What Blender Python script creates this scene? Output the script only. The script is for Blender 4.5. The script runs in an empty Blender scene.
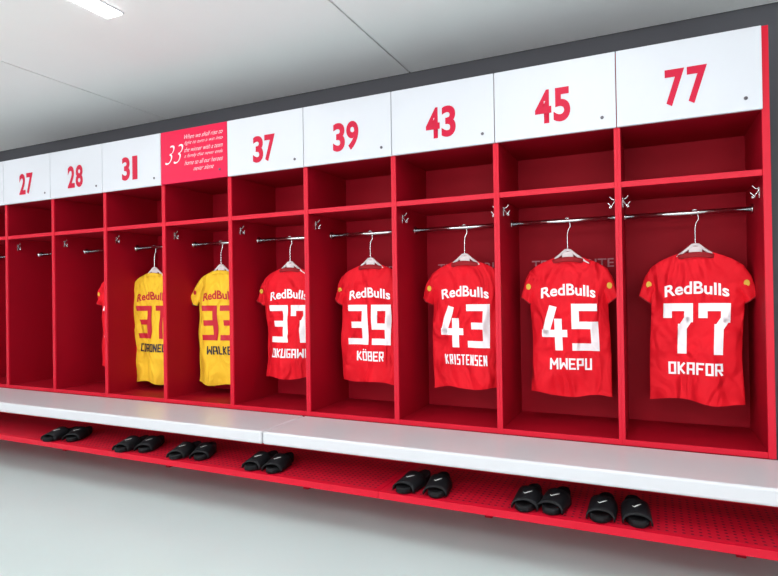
import bpy, bmesh, math, random
from mathutils import Vector, Matrix
random.seed(3)
S = bpy.context.scene
COL = S.collection

# ---------------------------------------------------------------- materials
def lin(c):
    return tuple((x/255/12.92 if x/255 <= 0.04045 else ((x/255+0.055)/1.055)**2.4) for x in c)
def mat(name, rgb, rough=0.5, metal=0.0, noise=0.0, nscale=6.0, bump=0.0, bscale=40.0, emit=0.0, spec=0.5, cloth=False):
    m = bpy.data.materials.new(name); m.use_nodes = True
    nt = m.node_tree; b = nt.nodes['Principled BSDF']
    c = lin(rgb)
    b.inputs['Base Color'].default_value = (*c, 1)
    b.inputs['Roughness'].default_value = rough
    b.inputs['Metallic'].default_value = metal
    b.inputs['Specular IOR Level'].default_value = spec
    tc = nt.nodes.new('ShaderNodeTexCoord')
    if noise > 0:
        n = nt.nodes.new('ShaderNodeTexNoise'); n.inputs['Scale'].default_value = nscale
        n.inputs['Detail'].default_value = 4
        nt.links.new(tc.outputs['Object'], n.inputs['Vector'])
        mx = nt.nodes.new('ShaderNodeMix'); mx.data_type = 'RGBA'
        mx.inputs[6].default_value = (*[x*(1-noise) for x in c], 1)
        mx.inputs[7].default_value = (*[min(1, x*(1+noise)) for x in c], 1)
        nt.links.new(n.outputs['Fac'], mx.inputs[0])
        nt.links.new(mx.outputs[2], b.inputs['Base Color'])
    if bump > 0:
        n2 = nt.nodes.new('ShaderNodeTexNoise'); n2.inputs['Scale'].default_value = bscale
        bp = nt.nodes.new('ShaderNodeBump'); bp.inputs['Strength'].default_value = bump
        bp.inputs['Distance'].default_value = 0.014
        if cloth:
            oi = nt.nodes.new('ShaderNodeObjectInfo')
            mp = nt.nodes.new('ShaderNodeMapping'); mp.inputs['Scale'].default_value = (1.5, 1, .8)
            mp.inputs['Rotation'].default_value = (0, .5, 0)
            av = nt.nodes.new('ShaderNodeVectorMath'); av.operation = 'ADD'
            nt.links.new(tc.outputs['Object'], av.inputs[0]); nt.links.new(oi.outputs['Location'], av.inputs[1])
            nt.links.new(av.outputs[0], mp.inputs['Vector']); nt.links.new(mp.outputs[0], n2.inputs['Vector'])
            n2.inputs['Detail'].default_value = 1.5; n2.inputs['Distortion'].default_value = 1.6
            bp.inputs['Distance'].default_value = 0.05
        else:
            nt.links.new(tc.outputs['Object'], n2.inputs['Vector'])
        nt.links.new(n2.outputs['Fac'], bp.inputs['Height'])
        nt.links.new(bp.outputs['Normal'], b.inputs['Normal'])
    if emit:
        b.inputs['Emission Color'].default_value = (1, 1, 1, 1)
        b.inputs['Emission Strength'].default_value = emit
    return m

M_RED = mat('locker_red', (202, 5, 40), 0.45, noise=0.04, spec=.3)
M_REDSHADE = mat('locker_red_inner', (156, 4, 28), 0.6, noise=0.05, spec=.15)  # locker red darkened: the shade inside the lockers is put into the colour
M_WHITE = mat('panel_white', (206, 208, 215), 0.4, noise=0.02, spec=.3)
M_PINK = mat('panel_magenta_red', (216, 12, 66), 0.4, noise=0.02, spec=.3)
M_NUM = mat('number_red', (194, 2, 52), 0.5, noise=0.01, spec=.3)
M_BENCH = mat('bench_white', (205, 206, 211), 0.28, noise=0.02, nscale=3)
M_CHROME = mat('chrome', (205, 205, 208), 0.2, metal=1.0, noise=0.02)
M_BLACK = mat('black_rubber', (12, 12, 16), 0.65, noise=0.2, nscale=30, bump=0.2, bscale=300, spec=.25)
M_BLACK2 = mat('black_strap', (14, 14, 18), 0.55, noise=0.2, nscale=30, spec=.25)
M_LOGO = mat('logo_white', (225, 225, 225), 0.5, noise=0.01)
M_JRED = mat('jersey_red', (228, 12, 34), 0.75, noise=0.12, nscale=9, bump=1.0, bscale=5, spec=.3, cloth=True)
M_JREDIN = mat('jersey_red_dark', (150, 10, 24), 0.8, noise=0.1)
M_JYEL = mat('jersey_yellow', (247, 196, 48), 0.75, noise=0.08, nscale=9, bump=1.0, bscale=5, spec=.3, cloth=True)
M_JYELIN = mat('jersey_yellow_dark', (170, 120, 20), 0.8, noise=0.1)
M_JWHITE = mat('jersey_print_white', (250, 246, 250), 0.6, noise=0.02, bump=.6, bscale=5, cloth=True)
M_JNAVY = mat('jersey_print_navy', (32, 24, 48), 0.6, noise=0.05)
M_JDRED = mat('jersey_print_red', (196, 14, 40), 0.6, noise=0.05)
M_BADGE = mat('badge_yellow', (225, 180, 60), 0.6, noise=0.05)
M_HANGER = mat('hanger_plastic', (222, 210, 212), 0.35, noise=0.02)
M_TEXT = mat('print_pale', (190, 120, 132), 0.6, noise=0.02)
M_FLOOR = mat('floor_resin', (198, 214, 214), 0.28, noise=0.03, nscale=2.5)
M_CEIL = mat('ceiling_white', (247, 247, 247), 0.8, noise=0.015, nscale=3)
M_WALLSHADE = mat('wall_dark', (84, 84, 90), 0.8, noise=0.03)  # dark grey paints in the soft shadow above the lockers
M_WALLW = mat('wall_white', (232, 232, 232), 0.8, noise=0.02)
M_GAP = mat('gap_black', (10, 10, 11), 0.9, noise=0.05)
M_LIGHT = mat('light_diffuser', (255, 255, 255), 0.5, noise=0.01, emit=16.0)
M_LOCK = mat('lock_grey', (110, 105, 112), 0.35, metal=0.6, noise=0.05)
M_FRAME = mat('window_frame_grey', (120, 122, 126), 0.5, noise=0.03)  # frames of the added, unseen windows
M_FILLGLOW = mat('frosted_glass', (235, 240, 245), 0.4, noise=0.02, emit=1.2)  # glowing panes of the added, unseen windows

def perforated():
    m = bpy.data.materials.new('perforated_red'); m.use_nodes = True
    nt = m.node_tree; b = nt.nodes['Principled BSDF']; b.inputs['Roughness'].default_value = 0.45
    tc = nt.nodes.new('ShaderNodeTexCoord')
    sc = nt.nodes.new('ShaderNodeVectorMath'); sc.operation = 'SCALE'; sc.inputs['Scale'].default_value = 1/0.03
    fr = nt.nodes.new('ShaderNodeVectorMath'); fr.operation = 'FRACTION'
    sub = nt.nodes.new('ShaderNodeVectorMath'); sub.operation = 'SUBTRACT'; sub.inputs[1].default_value = (.5, .5, .5)
    mul = nt.nodes.new('ShaderNodeVectorMath'); mul.operation = 'MULTIPLY'; mul.inputs[1].default_value = (1, 1, 0)
    ln = nt.nodes.new('ShaderNodeVectorMath'); ln.operation = 'LENGTH'
    lt = nt.nodes.new('ShaderNodeMath'); lt.operation = 'LESS_THAN'; lt.inputs[1].default_value = 0.2
    mx = nt.nodes.new('ShaderNodeMix'); mx.data_type = 'RGBA'
    mx.inputs[6].default_value = (*lin((192, 6, 38)), 1); mx.inputs[7].default_value = (*lin((80, 4, 20)), 1)
    L = nt.links.new
    L(tc.outputs['Object'], sc.inputs[0]); L(sc.outputs[0], fr.inputs[0]); L(fr.outputs[0], sub.inputs[0])
    L(sub.outputs[0], mul.inputs[0]); L(mul.outputs[0], ln.inputs[0]); L(ln.outputs['Value'], lt.inputs[0])
    L(lt.outputs[0], mx.inputs[0]); L(mx.outputs[2], b.inputs['Base Color'])
    return m
M_PERF = perforated()

# ---------------------------------------------------------------- helpers
def empty(name, loc=(0, 0, 0), rotz=0):
    e = bpy.data.objects.new(name, None); e.location = loc; e.rotation_euler = (0, 0, rotz)
    e.empty_display_size = 0.1; COL.objects.link(e); return e
def add(name, me, mats, parent=None, smooth=False):
    o = bpy.data.objects.new(name, me); COL.objects.link(o)
    for m in (mats if isinstance(mats, (list, tuple)) else [mats]): me.materials.append(m)
    if parent: o.parent = parent
    if smooth:
        for p in me.polygons: p.use_smooth = True
    return o
def box(name, x0, x1, y0, y1, z0, z1, m, parent=None, bevel=0.0, seg=2):
    bm = bmesh.new(); bmesh.ops.create_cube(bm, size=1)
    cx, cy, cz = (x0+x1)/2, (y0+y1)/2, (z0+z1)/2
    for v in bm.verts:
        v.co = Vector((cx+v.co.x*(x1-x0), cy+v.co.y*(y1-y0), cz+v.co.z*(z1-z0)))
    if bevel:
        bmesh.ops.bevel(bm, geom=list(bm.edges), offset=bevel, segments=seg, affect='EDGES', profile=0.5)
    me = bpy.data.meshes.new(name); bm.to_mesh(me); bm.free()
    return add(name, me, m, parent)
def cyl(name, p0, p1, r, m, parent=None, n=20):
    p0, p1 = Vector(p0), Vector(p1); d = p1-p0
    bm = bmesh.new(); bmesh.ops.create_cone(bm, cap_ends=True, segments=n, radius1=r, radius2=r, depth=d.length)
    M = Matrix.Translation((p0+p1)/2) @ d.to_track_quat('Z', 'Y').to_matrix().to_4x4()
    bmesh.ops.transform(bm, matrix=M, verts=bm.verts)
    me = bpy.data.meshes.new(name); bm.to_mesh(me); bm.free()
    return add(name, me, m, parent, True)
def tube(name, pts, r, m, parent=None, res=3):
    cu = bpy.data.curves.new(name, 'CURVE'); cu.dimensions = '3D'; cu.bevel_depth = r; cu.bevel_resolution = res
    cu.use_fill_caps = True
    sp = cu.splines.new('POLY'); sp.points.add(len(pts)-1)
    for i, p in enumerate(pts): sp.points[i].co = (*p, 1)
    sp.use_smooth = True
    tmp = bpy.data.objects.new(name, cu); COL.objects.link(tmp)
    dg = bpy.context.evaluated_depsgraph_get()
    me = bpy.data.meshes.new_from_object(tmp.evaluated_get(dg))
    bpy.data.objects.remove(tmp); me.materials.clear()
    return add(name, me, m, parent, True)
def text_mesh(body, size=1.0, offset=0.0, shear=0.0, spacing=1.0):
    cu = bpy.data.curves.new('txt', 'FONT'); cu.body = body; cu.size = size; cu.offset = offset
    cu.shear = shear; cu.space_character = spacing; cu.align_x = 'LEFT'; cu.resolution_u = 6
    o = bpy.data.objects.new('txt', cu); COL.objects.link(o)
    dg = bpy.context.evaluated_depsgraph_get(); dg.update()
    me = bpy.data.meshes.new_from_object(o.evaluated_get(dg))
    bpy.data.objects.remove(o)
    bm = bmesh.new(); bm.from_mesh(me)
    return bm
def fit(bm, w, h, cx=0, cz=0):
    xs = [v.co.x for v in bm.verts]; ys = [v.co.y for v in bm.verts]
    x0, x1, y0, y1 = min(xs), max(xs), min(ys), max(ys)
    sx = w/(x1-x0) if w else h/(y1-y0); sy = h/(y1-y0) if h else sx
    for v in bm.verts:
        v.co = Vector((cx+(v.co.x-(x0+x1)/2)*sx, cz+(v.co.y-(y0+y1)/2)*sy, 0))
def flat_text(name, bm, y, m, parent):
    for v in bm.verts: v.co = Vector((v.co.x, y, v.co.y))
    me = bpy.data.meshes.new(name); bm.to_mesh(me); bm.free()
    return add(name, me, m, parent)

G = {
 '0': [[(0,0),(0,1),(1,1),(1,0),(0,0)]], '1': [[(.15,1),(.6,1),(.6,0)]],
 '2': [[(0,1),(1,1),(1,.5),(0,.5),(0,0),(1,0)]], 'H': [[(0,0),(0,1)],[(1,0),(1,1)],[(0,.5),(1,.5)]],
 '3': [[(0,1),(1,1),(1,0),(0,0)],[(.25,.5),(1,.5)]],
 '4': [[(.45,1),(0,.34),(1,.34)],[(.72,.62),(.72,0)]],
 '5': [[(1,1),(0,1),(0,.55),(1,.55),(1,0),(0,0)]],
 '7': [[(0,.84),(0,1),(1,1),(1,.74),(.72,.52),(.72,0)]],
 '8': [[(0,0),(0,1),(1,1),(1,0),(0,0)],[(0,.5),(1,.5)]],
 '9': [[(1,.45),(0,.45),(0,1),(1,1),(1,0),(0,0)]],
 'A': [[(0,0),(0,1),(1,1),(1,0)],[(0,.4),(1,.4)]], 'B': [[(0,0),(0,1),(.9,1),(.9,.5),(0,.5)],[(.9,.5),(1,.5),(1,0),(0,0)]],
 'C': [[(1,1),(0,1),(0,0),(1,0)]], 'E': [[(1,1),(0,1),(0,0),(1,0)],[(0,.5),(.8,.5)]],
 'F': [[(1,1),(0,1),(0,0)],[(0,.5),(.8,.5)]], 'G': [[(1,1),(0,1),(0,0),(1,0),(1,.45),(.6,.45)]],
 'I': [[(.5,0),(.5,1)]], 'K': [[(0,0),(0,1)],[(1,1),(.2,.5),(1,0)]], 'L': [[(0,1),(0,0),(1,0)]],
 'M': [[(0,0),(0,1),(.5,.4),(1,1),(1,0)]], 'N': [[(0,0),(0,1),(1,0),(1,1)]],
 'O': [[(0,0),(0,1),(1,1),(1,0),(0,0)]], 'P': [[(0,0),(0,1),(1,1),(1,.42),(0,.42)]],
 'R': [[(0,0),(0,1),(1,1),(1,.45),(0,.45)],[(.5,.45),(1,0)]], 'S': [[(1,1),(0,1),(0,.52),(1,.52),(1,0),(0,0)]],
 'T': [[(0,1),(1,1)],[(.5,1),(.5,0)]], 'U': [[(0,1),(0,0),(1,0),(1,1)]], 'V': [[(0,1),(.5,0),(1,1)]],
 'W': [[(0,1),(0,0),(.5,.6),(1,0),(1,1)]],
}
def stroke_text(s, cw, ch, gap, th, cx, cz):
    bm = bmesh.new()
    widths = [cw*(0.45 if c == 'I' else 1.25 if c in 'MW' else 1) for c in s]
    tot = sum(widths)+gap*(len(s)-1); x = cx-tot/2
    for c, w in zip(s, widths):
        uml = c == 'Q'
        for pl in G['O' if uml else c]:
            pts = [Vector((x+th/2+px*(w-th), cz-ch/2+th/2+pz*(ch-th))) for px, pz in pl]
            for a, b in zip(pts, pts[1:]):
                d = (b-a)
                if d.length < 1e-6: continue
                d.normalize(); n = Vector((-d.y, d.x))*th/2
                e = d*th/2 if (abs(d.x) < .01 or abs(d.y) < .01) else d*th*0.2
                q = [a-e-n, b+e-n, b+e+n, a-e+n]
                bm.faces.new([bm.verts.new((p.x, p.y, 0)) for p in q])
        if uml:
            for ox in (.25, .75):
                c0 = Vector((x+w*ox, cz+ch/2+th*.9)); k = th*.45
                bm.faces.new([bm.verts.new((c0.x+a*k, c0.y+b*k, 0)) for a, b in ((-1,-1),(1,-1),(1,1),(-1,1))])
        x += w+gap
    return bm

# ---------------------------------------------------------------- room
X0, X1, YB, YF, ZC = -6.6, 3.6, 0.76, -6.0, 2.77
box('floor', X0-.1, X1+.1, YF-.1, YB+.1, -0.1, 0, M_FLOOR)
box('wall_back', X0-.1, X1+.1, YB, YB+.1, 0, ZC+.1, M_WALLSHADE)
box('wall_left', X0-.1, X0, YF, YB, 0, ZC+.1, M_WALLW)
box('wall_right', X1, X1+.1, YF, YB, 0, ZC+.1, M_WALLW)
box('wall_front', X0-.1, X1+.1, YF-.1, YF, 0, ZC+.1, M_WALLW)
ce = empty('ceiling')
box('ceiling_void', X0-.1, X1+.1, YF-.1, YB+.1, ZC+.03, ZC+.1, M_GAP, ce)
seams = [X0, -3.855, -1.525, 0.805, 3.13, X1]
for i in range(len(seams)-1):
    box('ceiling_panel_%d' % i, seams[i]+.006, seams[i+1]-.006, YF, YB-.02, ZC, ZC+.03, M_CEIL, ce)

def lamp(x, y0, y1, power):
    e = empty('ceiling_light')
    w = .055
    box('housing', x-w-.008, x+w+.008, y0-.008, y1+.008, ZC-.006, ZC, M_WHITE, e)
    box('diffuser', x-w, x+w, y0, y1, ZC-.012, ZC-.004, M_LIGHT, e)
    L = bpy.data.lights.new('lamp', 'AREA'); L.shape = 'RECTANGLE'; L.size = .1; L.size_y = y1-y0
    L.energy = power; L.color = (1.0, .985, .97)
    o = bpy.data.objects.new('lamp', L); o.location = (x, (y0+y1)/2, ZC-.016); o.parent = e
    COL.objects.link(o)
for x in (-5.02, -2.665, -.36, 1.97):
    lamp(x, -1.96, -.77, 5.5)
for x in (-5.02, -2.665, -.36, 1.97):
    lamp(x, -4.7, -3.5, 20)
for k, wx in enumerate((-4.4, -1.5, 1.4)):  # windows added out of view to brighten ceiling, shirts and lockers
    e = empty('window_%d' % (k+1))
    for nm, a, b, c, d in (('frame_left', wx-1.1, wx-1.04, .8, 2.3), ('frame_right', wx+1.04, wx+1.1, .8, 2.3), ('frame_top', wx-1.1, wx+1.1, 2.24, 2.3), ('frame_bottom', wx-1.1, wx+1.1, .8, .86), ('mullion', wx-.02, wx+.02, .8, 2.3)):
        box(nm, a, b, YF-.01, YF+.04, c, d, M_FRAME, e)
    box('pane', wx-1.04, wx+1.04, YF, YF+.012, .86, 2.24, M_FILLGLOW, e)
    L = bpy.data.lights.new('daylight', 'AREA'); L.shape = 'RECTANGLE'; L.size = 2.0; L.size_y = 1.2  # area fill added at each window, tilted up towards the ceiling
    L.energy = 54; L.color = (1.0, .995, .99)
    o = bpy.data.objects.new('daylight', L); o.location = (wx, YF+.5, 1.3); o.rotation_euler = (math.radians(142), 0, 0); o.parent = e
    COL.objects.link(o)

# ---------------------------------------------------------------- lockers
BW = 0.6; XL0 = -4.934
ZB, ZS, ZP, ZT, DEP = 0.45, 1.717, 1.994, 2.362, 0.5
nums = ['25', '27', '28', '31', '33', '37', '39', '43', '45', '77']
def xb(i): return XL0+BW*i
def hook(x, side, parent):
    y = .09; z = 1.64
    box('hook_plate', min(x, x+side*.004), max(x, x+side*.004), y-.009, y+.009, z-.025, z+.025, M_CHROME, parent, .001)
    pts = [(x+side*.004, y, z+.01)]
    for k in range(9):
        a = math.pi*k/8
        pts.append((x+side*(.018+.012*math.sin(a)), y, z-.012-.012*(1-math.cos(a))+.018*(k/8)**2))
    pts.append((x+side*.036, y, z+.003))
    tube('hook_arm', pts, .0032, M_CHROME, parent)
    tube('hook_top', [(x+side*.004, y, z+.018), (x+side*.016, y, z+.02), (x+side*.028, y, z+.034)], .0032, M_CHROME, parent)
for k, num in enumerate(nums):
    i = k-1; a, b = xb(i), xb(i+1)
    e = empty('locker')
    t = .015; last = (k == len(nums)-1)
    box('side_left', a, a+t, .012, DEP, ZB, ZT-.002, M_REDSHADE, e)
    box('edge_left', a, a+t, 0, .012, ZB, ZT-.002, M_RED, e, .001, 1)
    rx = b+.026 if last else b
    lx = b-.004 if last else b-t
    box('side_right', lx, rx, .012, DEP, ZB, ZT-.002, M_REDSHADE, e)
    box('edge_right', lx, rx, -.004 if last else 0, .012, ZB, ZT+(.002 if last else -.002), M_RED, e, .001, 1)
    box('back_panel', a+t, lx, DEP-.012, DEP, ZB, ZT-.002, M_REDSHADE, e)
    box('base_panel', a+t, lx, .012, DEP-.012, ZB, ZB+.025, M_REDSHADE, e)
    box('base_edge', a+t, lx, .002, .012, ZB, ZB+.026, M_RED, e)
    box('hat_shelf', a+t, lx, .014, DEP-.012, ZS-.012, ZS+.012, M_REDSHADE, e)
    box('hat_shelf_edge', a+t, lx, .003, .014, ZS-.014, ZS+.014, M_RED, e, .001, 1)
    box('compartment_roof', a+t, lx, .004, DEP-.012, ZP+.004, ZP+.02, M_REDSHADE, e)
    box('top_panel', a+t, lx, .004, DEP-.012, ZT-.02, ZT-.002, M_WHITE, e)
    pm = M_PINK if num == '33' else M_WHITE
    box('number_panel', a+.002, b-.002, -.018, 0, ZP, ZT, pm, e, .0015, 1)
    cx = (a+b)/2; zc = ZP+.150
    if num != '33':
        for d, ch in enumerate(num):
            bm = text_mesh(ch, 1.0, .035)
            fit(bm, .052 if ch == '1' else .082, .172, cx+(-.046 if d == 0 else .046), zc)
            flat_text('digit_%d' % d, bm, -.0195, M_NUM, e)
    else:
        bm = text_mesh('33', 1.0, -.02, .5); fit(bm, .17, .13, cx-.17, zc+.05)
        flat_text('script_number', bm, -.0195, M_LOGO, e)
        lines = ['When we shall rise to', 'fight to turn a win into', 'the winner with a team', 'a family that never ends', 'home to all our heroes', 'never alone']
        for r, s in enumerate(lines):
            bm = text_mesh(s, 1.0, -.010, .55); fit(bm, .34 if r < 5 else .18, .03, cx+.095, ZP+.31-r*.045)
            flat_text('script_line_%d' % r, bm, -.0195, M_LOGO, e)
    cyl('panel_lock', (b-.065, -.018, ZP+.055), (b-.065, -.021, ZP+.055), .008, M_LOCK, e)
    cyl('hanging_rail', (a+t, .28, 1.59), (lx, .28, 1.59), .0125, M_CHROME, e)
    for xx, s in ((a+t, 1), (lx, -1)):
        cyl('rail_flange', (xx, .28, 1.59), (xx+s*.008, .28, 1.59), .024, M_CHROME, e)
        hook(xx, s, e)
    if num in ('39', '43', '45'):
        bm = text_mesh('TEAMSPIRITE', 1.0, .01); fit(bm, .46, .05, cx+.02, 1.36)
        flat_text('back_print', bm, DEP-.0135, M_TEXT, e)
box('locker_plinth', xb(-1), xb(9)+.02, .02, DEP, 0, ZB-.001, M_REDSHADE)

# ---------------------------------------------------------------- bench
def extr_profile(name, prof, x0, x1, m, parent, smooth=False):
    bm = bmesh.new()
    A = [bm.verts.new((x0, y, z)) for y, z in prof]; B = [bm.verts.new((x1, y, z)) for y, z in prof]
    n = len(prof)
    for i in range(n): bm.faces.new([A[i], A[(i+1) % n], B[(i+1) % n], B[i]])
    bm.faces.new(A[::-1]); bm.faces.new(B)
    bmesh.ops.recalc_face_normals(bm, faces=bm.faces)
    me = bpy.data.meshes.new(name); bm.to_mesh(me); bm.free()
    return add(name, me, m, parent, smooth)
e = empty('bench')
XBE = 1.3
splits = [xb(-1), -1.962, XBE]
for j in range(2):
    o = box('seat_slab_%d' % j, splits[j]+.003, splits[j+1]-.003, -.43, -.002, .378, .449, M_BENCH, e, .012, 5)
for j, x in enumerate([xb(-1)+.2, -4.2, -3.1, -1.95, -.8, .35, 1.15]):
    box('bracket_%d' % j, x-.02, x+.02, -.30, .0, .345, .378, M_REDSHADE, e, .002, 1)
    box('post_%d' % j, x-.02, x+.02, -.02, .02, .0, .345, M_REDSHADE, e, .002, 1)
e = empty('shoe_rack')
sp = [xb(-1), -3.62, -1.21, XBE]
for j in range(3):
    prof = [(-.51, .212), (-.51, .245), (-.507, .245), (-.49, .245), (-.022, .245), (-.022, .241), (-.506, .241), (-.506, .216), (-.48, .216), (-.48, .212)]
    extr_profile('tray_%d' % j, prof, sp[j]+.0015, sp[j+1]-.0015, M_RED, e)
    box('perforation_%d' % j, sp[j]+.03, sp[j+1]-.03, -.485, -.05, .2452, .2458, M_PERF, e)
    box('rear_lip_%d' % j, sp[j]+.0015, sp[j+1]-.0015, -.024, -.021, .245, .30, M_RED, e)
for j, x in enumerate([-4.2, -3.1, -1.95, -.8, .35, 1.15]):
    box('support_%d' % j, x-.015, x+.015, -.44, -.02, .216, .240, M_RED, e)

# ---------------------------------------------------------------- slides (sandals)
def slides(x, y, rot, spread=.062, toe=0.0):
    e = empty('slide_sandals', (x, y, .2460), rot)
    for s in (-1, 1):
        ox = s*spread; yaw = s*toe+random.uniform(-.05, .05)
        R = Matrix.Translation((ox, random.uniform(-.012, .012), 0)) @ Matrix.Rotation(yaw, 4, 'Z')
        N = 40; pts = []
        for k in range(N):
            a = 2*math.pi*k/N; yy = -math.cos(a)*.14
            tt = (yy+.14)/.28
            w = .053*(1-.14*math.exp(-((tt-.62)/.2)**2))*(1 if tt < .5 else 1-.16*(tt-.5)*2)
            xx = w*math.copysign(abs(math.sin(a))**.75, math.sin(a))
            pts.append((xx+s*.004*math.cos(3*tt), yy))
        bm = bmesh.new(); rings = []
        for z, sc in ((0, .92), (.006, 1), (.024, 1.0), (.031, .96), (.028, .88), (.025, .5)):
            rings.append([bm.verts.new(R @ Vector((px*sc, py*sc if sc > .9 else py*(sc+.06), z+(.012*max(0, py/.14)**2 if z > .01 else 0)))) for px, py in pts])
        for r0, r1 in zip(rings, rings[1:]):
            for k in range(N): bm.faces.new([r0[k], r0[(k+1) % N], r1[(k+1) % N], r1[k]])
        bm.faces.new(rings[0][::-1]); bm.faces.new(rings[-1])
        me = bpy.data.meshes.new('sole'); bm.to_mesh(me); bm.free()
        add('sole', me, M_BLACK, e, True)
        bm = bmesh.new(); g = []
        nu, nv = 18, 6
        def sp_(u, v, off=0):
            an = math.pi*u; yy = -.112+v*.125+(.012*math.cos(an*2))*(v-.5)
            xx = -math.cos(an)*(.055+off)
            zz = .008+(.036+.026*v+off)*max(0, math.sin(an))**.6
            return R @ Vector((xx, yy, zz))
        for u in range(nu+1): g.append([bm.verts.new(sp_(u/nu, v/nv)) for v in range(nv+1)])
        for u in range(nu):
            for v in range(nv): bm.faces.new([g[u][v], g[u][v+1], g[u+1][v+1], g[u+1][v]])
        me = bpy.data.meshes.new('strap'); bm.to_mesh(me); bm.free()
        st = add('strap', me, M_BLACK2, e, True)
        so = st.modifiers.new('s', 'SOLIDIFY'); so.thickness = .006; so.offset = 0
        bm = bmesh.new(); K = 12; up = []; lo = []
        for k in range(K+1):
            q = k/K; u = .41+.2*q
            c = .35+.3*q if q > .22 else .5-.4*q
            th = .07*math.sin(math.pi*min(1, (1-q)*.9+.05))
            up.append(bm.verts.new(sp_(u, min(.95, c+th*.5), .0045))); lo.append(bm.verts.new(sp_(u, max(.05, c-th*.5), .0045)))
        for k in range(K): bm.faces.new([lo[k], lo[k+1], up[k+1], up[k]])
        me = bpy.data.meshes.new('tick'); bm.to_mesh(me); bm.free()
        add('tick', me, M_LOGO, e)
for x, r, sp_r, toe in ((-.135, .05, .064, .05), (-.452, -.06, .060, -.04), (-1.012, .0, .066, .08), (-1.947, .1, .062, .05),
              (-2.51, .3, .064, .1), (-2.95, .25, .064, .08), (-3.63, .3, .064, .1)):
    slides(x, -.362, r, sp_r, toe)

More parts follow.
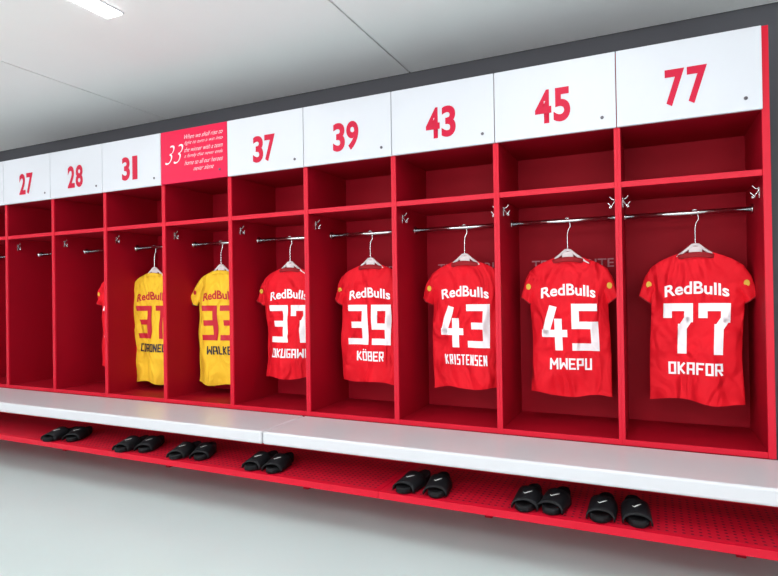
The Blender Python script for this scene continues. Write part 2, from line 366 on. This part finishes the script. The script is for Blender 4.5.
# ---------------------------------------------------------------- jerseys
ZTOP = 1.385
def interp(tab, v):
    for (a, p), (b, q) in zip(tab, tab[1:]):
        if v <= b:
            t = (v-a)/(b-a) if b > a else 0
            return p+(q-p)*t
    return tab[-1][1]
WT = [(0, .078), (.008, .098), (.02, .128), (.035, .160), (.05, .182), (.07, .198), (.10, .206), (.15, .208), (.22, .207), (.35, .205), (.5, .205), (.65, .209), (.775, .213)]
def jersey(cx, num, name, mm, inner, numm, namem, yaw=0.0, seed=0, textm=None, flare=.012, sx=1.0, LEN=.752, tilt=0.0):
    rnd = random.Random(seed)
    ph = [rnd.uniform(0, 6.28) for _ in range(8)]
    cr = [(rnd.uniform(-.14, .14), rnd.uniform(.12, .68), rnd.uniform(-.9, .9), rnd.uniform(.012, .02), rnd.uniform(.06, .14), rnd.uniform(.005, .011)) for _ in range(9)]
    e = empty('football_jersey', (cx, .28, 0), yaw); e.scale = (sx, 1, 1)
    def thick(x, v):
        w = interp(WT, v)
        return .028*math.sqrt(max(0, 1-(min(abs(x), w)/w)**2))*(min(1, .25+v/.12))
    def fold(x, v):
        k = min(1, max(0, (v-.05)/.7))
        r = (.016*k*math.sin(16*x+2.5*v+ph[0])+.010*k*k*math.sin(37*x-4*v+ph[1])
                + .007*math.sin(10*v+13*x+ph[2])*min(1, v/.1)+.004*math.sin(30*v-22*abs(x)+ph[3])*min(1, v/.1))
        # drag lines from armpits plus random creases
        r -= .014*math.exp(-((abs(x)-.17+.3*(v-.18))/.022)**2)*math.exp(-((v-.30)/.14)**2)
        for (c0, v0, sl, wd, ln, am) in cr:
            r -= am*math.exp(-((x-c0-sl*(v-v0))/wd)**2)*math.exp(-((v-v0)/ln)**2)
        return r
    def front(x, v): return fold(x, v)-thick(x, v)
    def back(x, v): return fold(x, v)+thick(x, v)
    def xsh(x, v): return x+.004*math.sin(12*v+ph[7])*(abs(x)/.2)*min(1, v/.2)+tilt*max(0, v-.05)
    hem = lambda x: .009*math.sin(20*x+ph[4])+.007*math.sin(9*x+ph[5])
    bm = bmesh.new(); NX, NV = 64, 84
    vs = [LEN*((j/NV)**1.25) for j in range(NV+1)]
    for fn in (front, back):
        g = []
        for v in vs:
            w = interp(WT, v); row = []
            for i in range(NX+1):
                x = -w*math.cos(math.pi*i/NX)
                z = ZTOP-v + hem(x)*(v/LEN)**6
                row.append(bm.verts.new((xsh(x, v), fn(x, v), z)))
            g.append(row)
        for j in range(NV):
            for i in range(NX):
                f = [g[j][i], g[j][i+1], g[j+1][i+1], g[j+1][i]]
                bm.faces.new(f if fn is back else f[::-1])
    bmesh.ops.remove_doubles(bm, verts=bm.verts, dist=.0003)
    me = bpy.data.meshes.new('body'); bm.to_mesh(me); bm.free()
    add('body', me, mm, e, True)
    for sd in (-1, 1):
        jit = rnd.uniform(-.004, .008)+flare
        bm = bmesh.new(); NS, NT = 22, 18
        top = [(.120, .022), (.168, .040), (.205, .066), (.232+jit*.6, .125), (.250+jit, .215)]
        bot = [(.120, .110), (.150, .150), (.176, .185), (.186+jit*.3, .215), (.198+jit*.6, .258)]
        def samp(P, q):
            q *= len(P)-1; k = min(int(q), len(P)-2); t = q-k
            return P[k][0]+(P[k+1][0]-P[k][0])*t, P[k][1]+(P[k+1][1]-P[k][1])*t
        def sy(q, r, sg, v):
            th = (.010+.018*q)*math.sqrt(max(0, 1-(2*r-1)**2))
            return sg*th+.007*math.sin(9*r+ph[0]+q*5)*q+.005*math.sin(16*q+7*r+ph[3])*q+fold(.2*sd, v)*.6+.004
        for sg in (-1, 1):
            g = []
            for a in range(NS+1):
                q = a/NS; tx, tv = samp(top, q); bx, bv = samp(bot, q); row = []
                for b in range(NT+1):
                    r = .5-.5*math.cos(math.pi*b/NT)
                    x = tx+(bx-tx)*r; v = tv+(bv-tv)*r
                    row.append(bm.verts.new((sd*x, sy(q, r, sg, v), ZTOP-v)))
                g.append(row)
            for a in range(NS):
                for b in range(NT):
                    f = [g[a][b], g[a][b+1], g[a+1][b+1], g[a+1][b]]
                    bm.faces.new(f if (sg*sd) > 0 else f[::-1])
        bmesh.ops.remove_doubles(bm, verts=bm.verts, dist=.0004)
        bmesh.ops.recalc_face_normals(bm, faces=bm.faces)
        me = bpy.data.meshes.new('sleeve'); bm.to_mesh(me); bm.free()
        add('sleeve', me, mm, e, True)
        cp = []
        for b in range(9):
            r = b/8; tx, tv = top[-1]; bx, bv = bot[-1]
            x = tx+(bx-tx)*r; v = tv+(bv-tv)*r
            cp.append((sd*x, sy(1, r, -1, v), ZTOP-v))
        tube('cuff', cp, .003, M_JNAVY if mm is M_JYEL else M_JREDIN, e)
        q, r = .72, .42; tx, tv = samp(top, q); bx, bv = samp(bot, q)
        x0 = tx+(bx-tx)*r; v0 = tv+(bv-tv)*r
        bmb = bmesh.new(); bmesh.ops.create_circle(bmb, cap_ends=True, radius=.013, segments=20)
        for vv in bmb.verts: vv.co = Vector((sd*x0+vv.co.x, sy(q, r, -1, v0)-.005, ZTOP-v0+vv.co.y*1.3))
        me = bpy.data.meshes.new('sleeve_badge'); bmb.to_mesh(me); bmb.free()
        add('sleeve_badge', me, M_BADGE if mm is M_JRED else M_JDRED, e)
    bm = bmesh.new(); N = 40; rr = []
    for (ro, z) in ((0, -.016), (0.001, 0.004), (-.004, .008), (-.006, -.018)):
        rr.append([bm.verts.new(((.084+ro)*math.cos(2*math.pi*k/N), (.032+ro)*math.sin(2*math.pi*k/N), ZTOP+z-.004-.012*(math.cos(2*math.pi*k/N)**2)*1.0-.03*max(0, math.sin(2*math.pi*k/N))**2)) for k in range(N)])
    for r0, r1 in zip(rr, rr[1:]):
        for k in range(N): bm.faces.new([r0[k], r0[(k+1) % N], r1[(k+1) % N], r1[k]])
    me = bpy.data.meshes.new('collar'); bm.to_mesh(me); bm.free()
    add('collar', me, inner if mm is M_JRED else mm, e, True)
    def decal(nm, bm, m, lift=.0036, step=.008):
        xs = [v.co.x for v in bm.verts]; ys = [v.co.y for v in bm.verts]
        for ax, lo, hi in ((0, min(xs), max(xs)), (1, min(ys), max(ys))):
            c = lo+step
            while c < hi:
                co = [0, 0, 0]; co[ax] = c; no = [0, 0, 0]; no[ax] = 1
                bmesh.ops.bisect_plane(bm, geom=bm.verts[:]+bm.edges[:]+bm.faces[:], plane_co=co, plane_no=no, dist=1e-5)
                c += step
        for v in bm.verts:
            x, vv = v.co.x, v.co.y
            v.co = Vector((xsh(x, vv), front(x, vv)-lift, ZTOP-vv))
        me = bpy.data.meshes.new(nm); bm.to_mesh(me); bm.free(); add(nm, me, m, e, True)
    def flip(bm):
        for v in bm.verts: v.co.y = -v.co.y
        return bm
    textm = textm or M_JWHITE
    bm = text_mesh('RedBulls', 1.0, .022, 0, 1.0); fit(bm, .285, .064, 0, 0)
    for v in bm.verts:
        q = v.co.x/.15; v.co.y = v.co.y*(1-.12*q*q)-.022*q*q-.176
    decal('club_word', flip(bm), textm)
    bm = stroke_text(num, .136, .256, .024, .040, 0, -.382); decal('shirt_number', flip(bm), numm)
    cw = min(.035, .28/len(name)-.006)
    bm = stroke_text(name, cw, .062, .006, .010 if len(name) < 9 else .008, 0, -.583); decal('shirt_name', flip(bm), namem)
    h = empty('clothes_hanger', (cx, .28, 0), yaw*.5)
    tube('shoulders', [(-.155, 0, 1.322), (-.09, 0, 1.362), (-.04, 0, 1.402), (-.015, 0, 1.425), (0, 0, 1.428), (.015, 0, 1.425), (.04, 0, 1.402), (.09, 0, 1.362), (.155, 0, 1.322)], .0075, M_HANGER, h)
    box('centre_web', -.03, .03, -.004, .004, 1.385, 1.418, M_HANGER, h, .003)
    tube('crossbar', [(-.15, 0, 1.318), (.15, 0, 1.318)], .004, M_HANGER, h)
    pts = [(0, 0, 1.42), (0, 0, 1.51), (.004, 0, 1.535), (.016, 0, 1.555)]
    for k in range(13):
        a = math.radians(-35+k*21)
        pts.append((.0175*math.cos(a)*1.0, 0, 1.588+.0175*math.sin(a)))
    tube('hook_wire', pts, .003, M_CHROME, h)
    return e
R = dict(mm=M_JRED, inner=M_JREDIN, numm=M_JWHITE, namem=M_JWHITE)
Yk = dict(mm=M_JYEL, inner=M_JYELIN, numm=M_JDRED, namem=M_JNAVY, textm=M_JDRED)
jersey(.212, '77', 'OKAFOR', seed=1, yaw=-.03, flare=.010, tilt=-.02, **R)
jersey(-.41, '45', 'MWEPU', seed=2, yaw=.05, flare=.006, tilt=.015, **R)
jersey(-1.0, '43', 'KRISTENSEN', seed=3, yaw=.04, flare=.012, tilt=.01, **R)
jersey(-1.630, '39', 'KQBER', seed=4, yaw=.06, flare=.008, **R)
jersey(-2.25, '37', 'OKUGAWA', seed=5, yaw=.08, flare=.02, tilt=.015, **R)
jersey(-2.86, '33', 'WALKE', seed=6, yaw=.06, flare=.035, LEN=.83, **Yk)
jersey(-3.53, '31', 'CORONEL', seed=7, yaw=.08, flare=.085, LEN=.86, **Yk)
jersey(-3.92, '28', 'RAMALHO', seed=8, yaw=.0, **R)

# ---------------------------------------------------------------- world, camera
w = bpy.data.worlds.new('W'); S.world = w; w.use_nodes = True
w.node_tree.nodes['Background'].inputs[0].default_value = (.5, .5, .52, 1)
w.node_tree.nodes['Background'].inputs[1].default_value = .3
S.view_settings.view_transform = 'Standard'
S.view_settings.exposure = -0.08

f = 563.0
F = Vector((-.4205, .9073, 0)); F.normalize()
pitch = .0072; roll = .015
up0 = Vector((0, 0, 1)); R0 = F.cross(up0)
Fp = (F*math.cos(pitch)+up0*math.sin(pitch)).normalized()
Up = R0.cross(Fp)
Rr = R0*math.cos(roll)-Up*math.sin(roll); Ur = Up*math.cos(roll)+R0*math.sin(roll)
cam = bpy.data.cameras.new('camera'); co = bpy.data.objects.new('camera', cam); COL.objects.link(co)
Mx = Matrix((Rr, Ur, -Fp)).transposed().to_4x4(); Mx.translation = Vector((0, -2.96, 1.21))
co.matrix_world = Mx
cam.sensor_width = 36; cam.lens = f/778*36; cam.clip_start = .05
S.camera = co
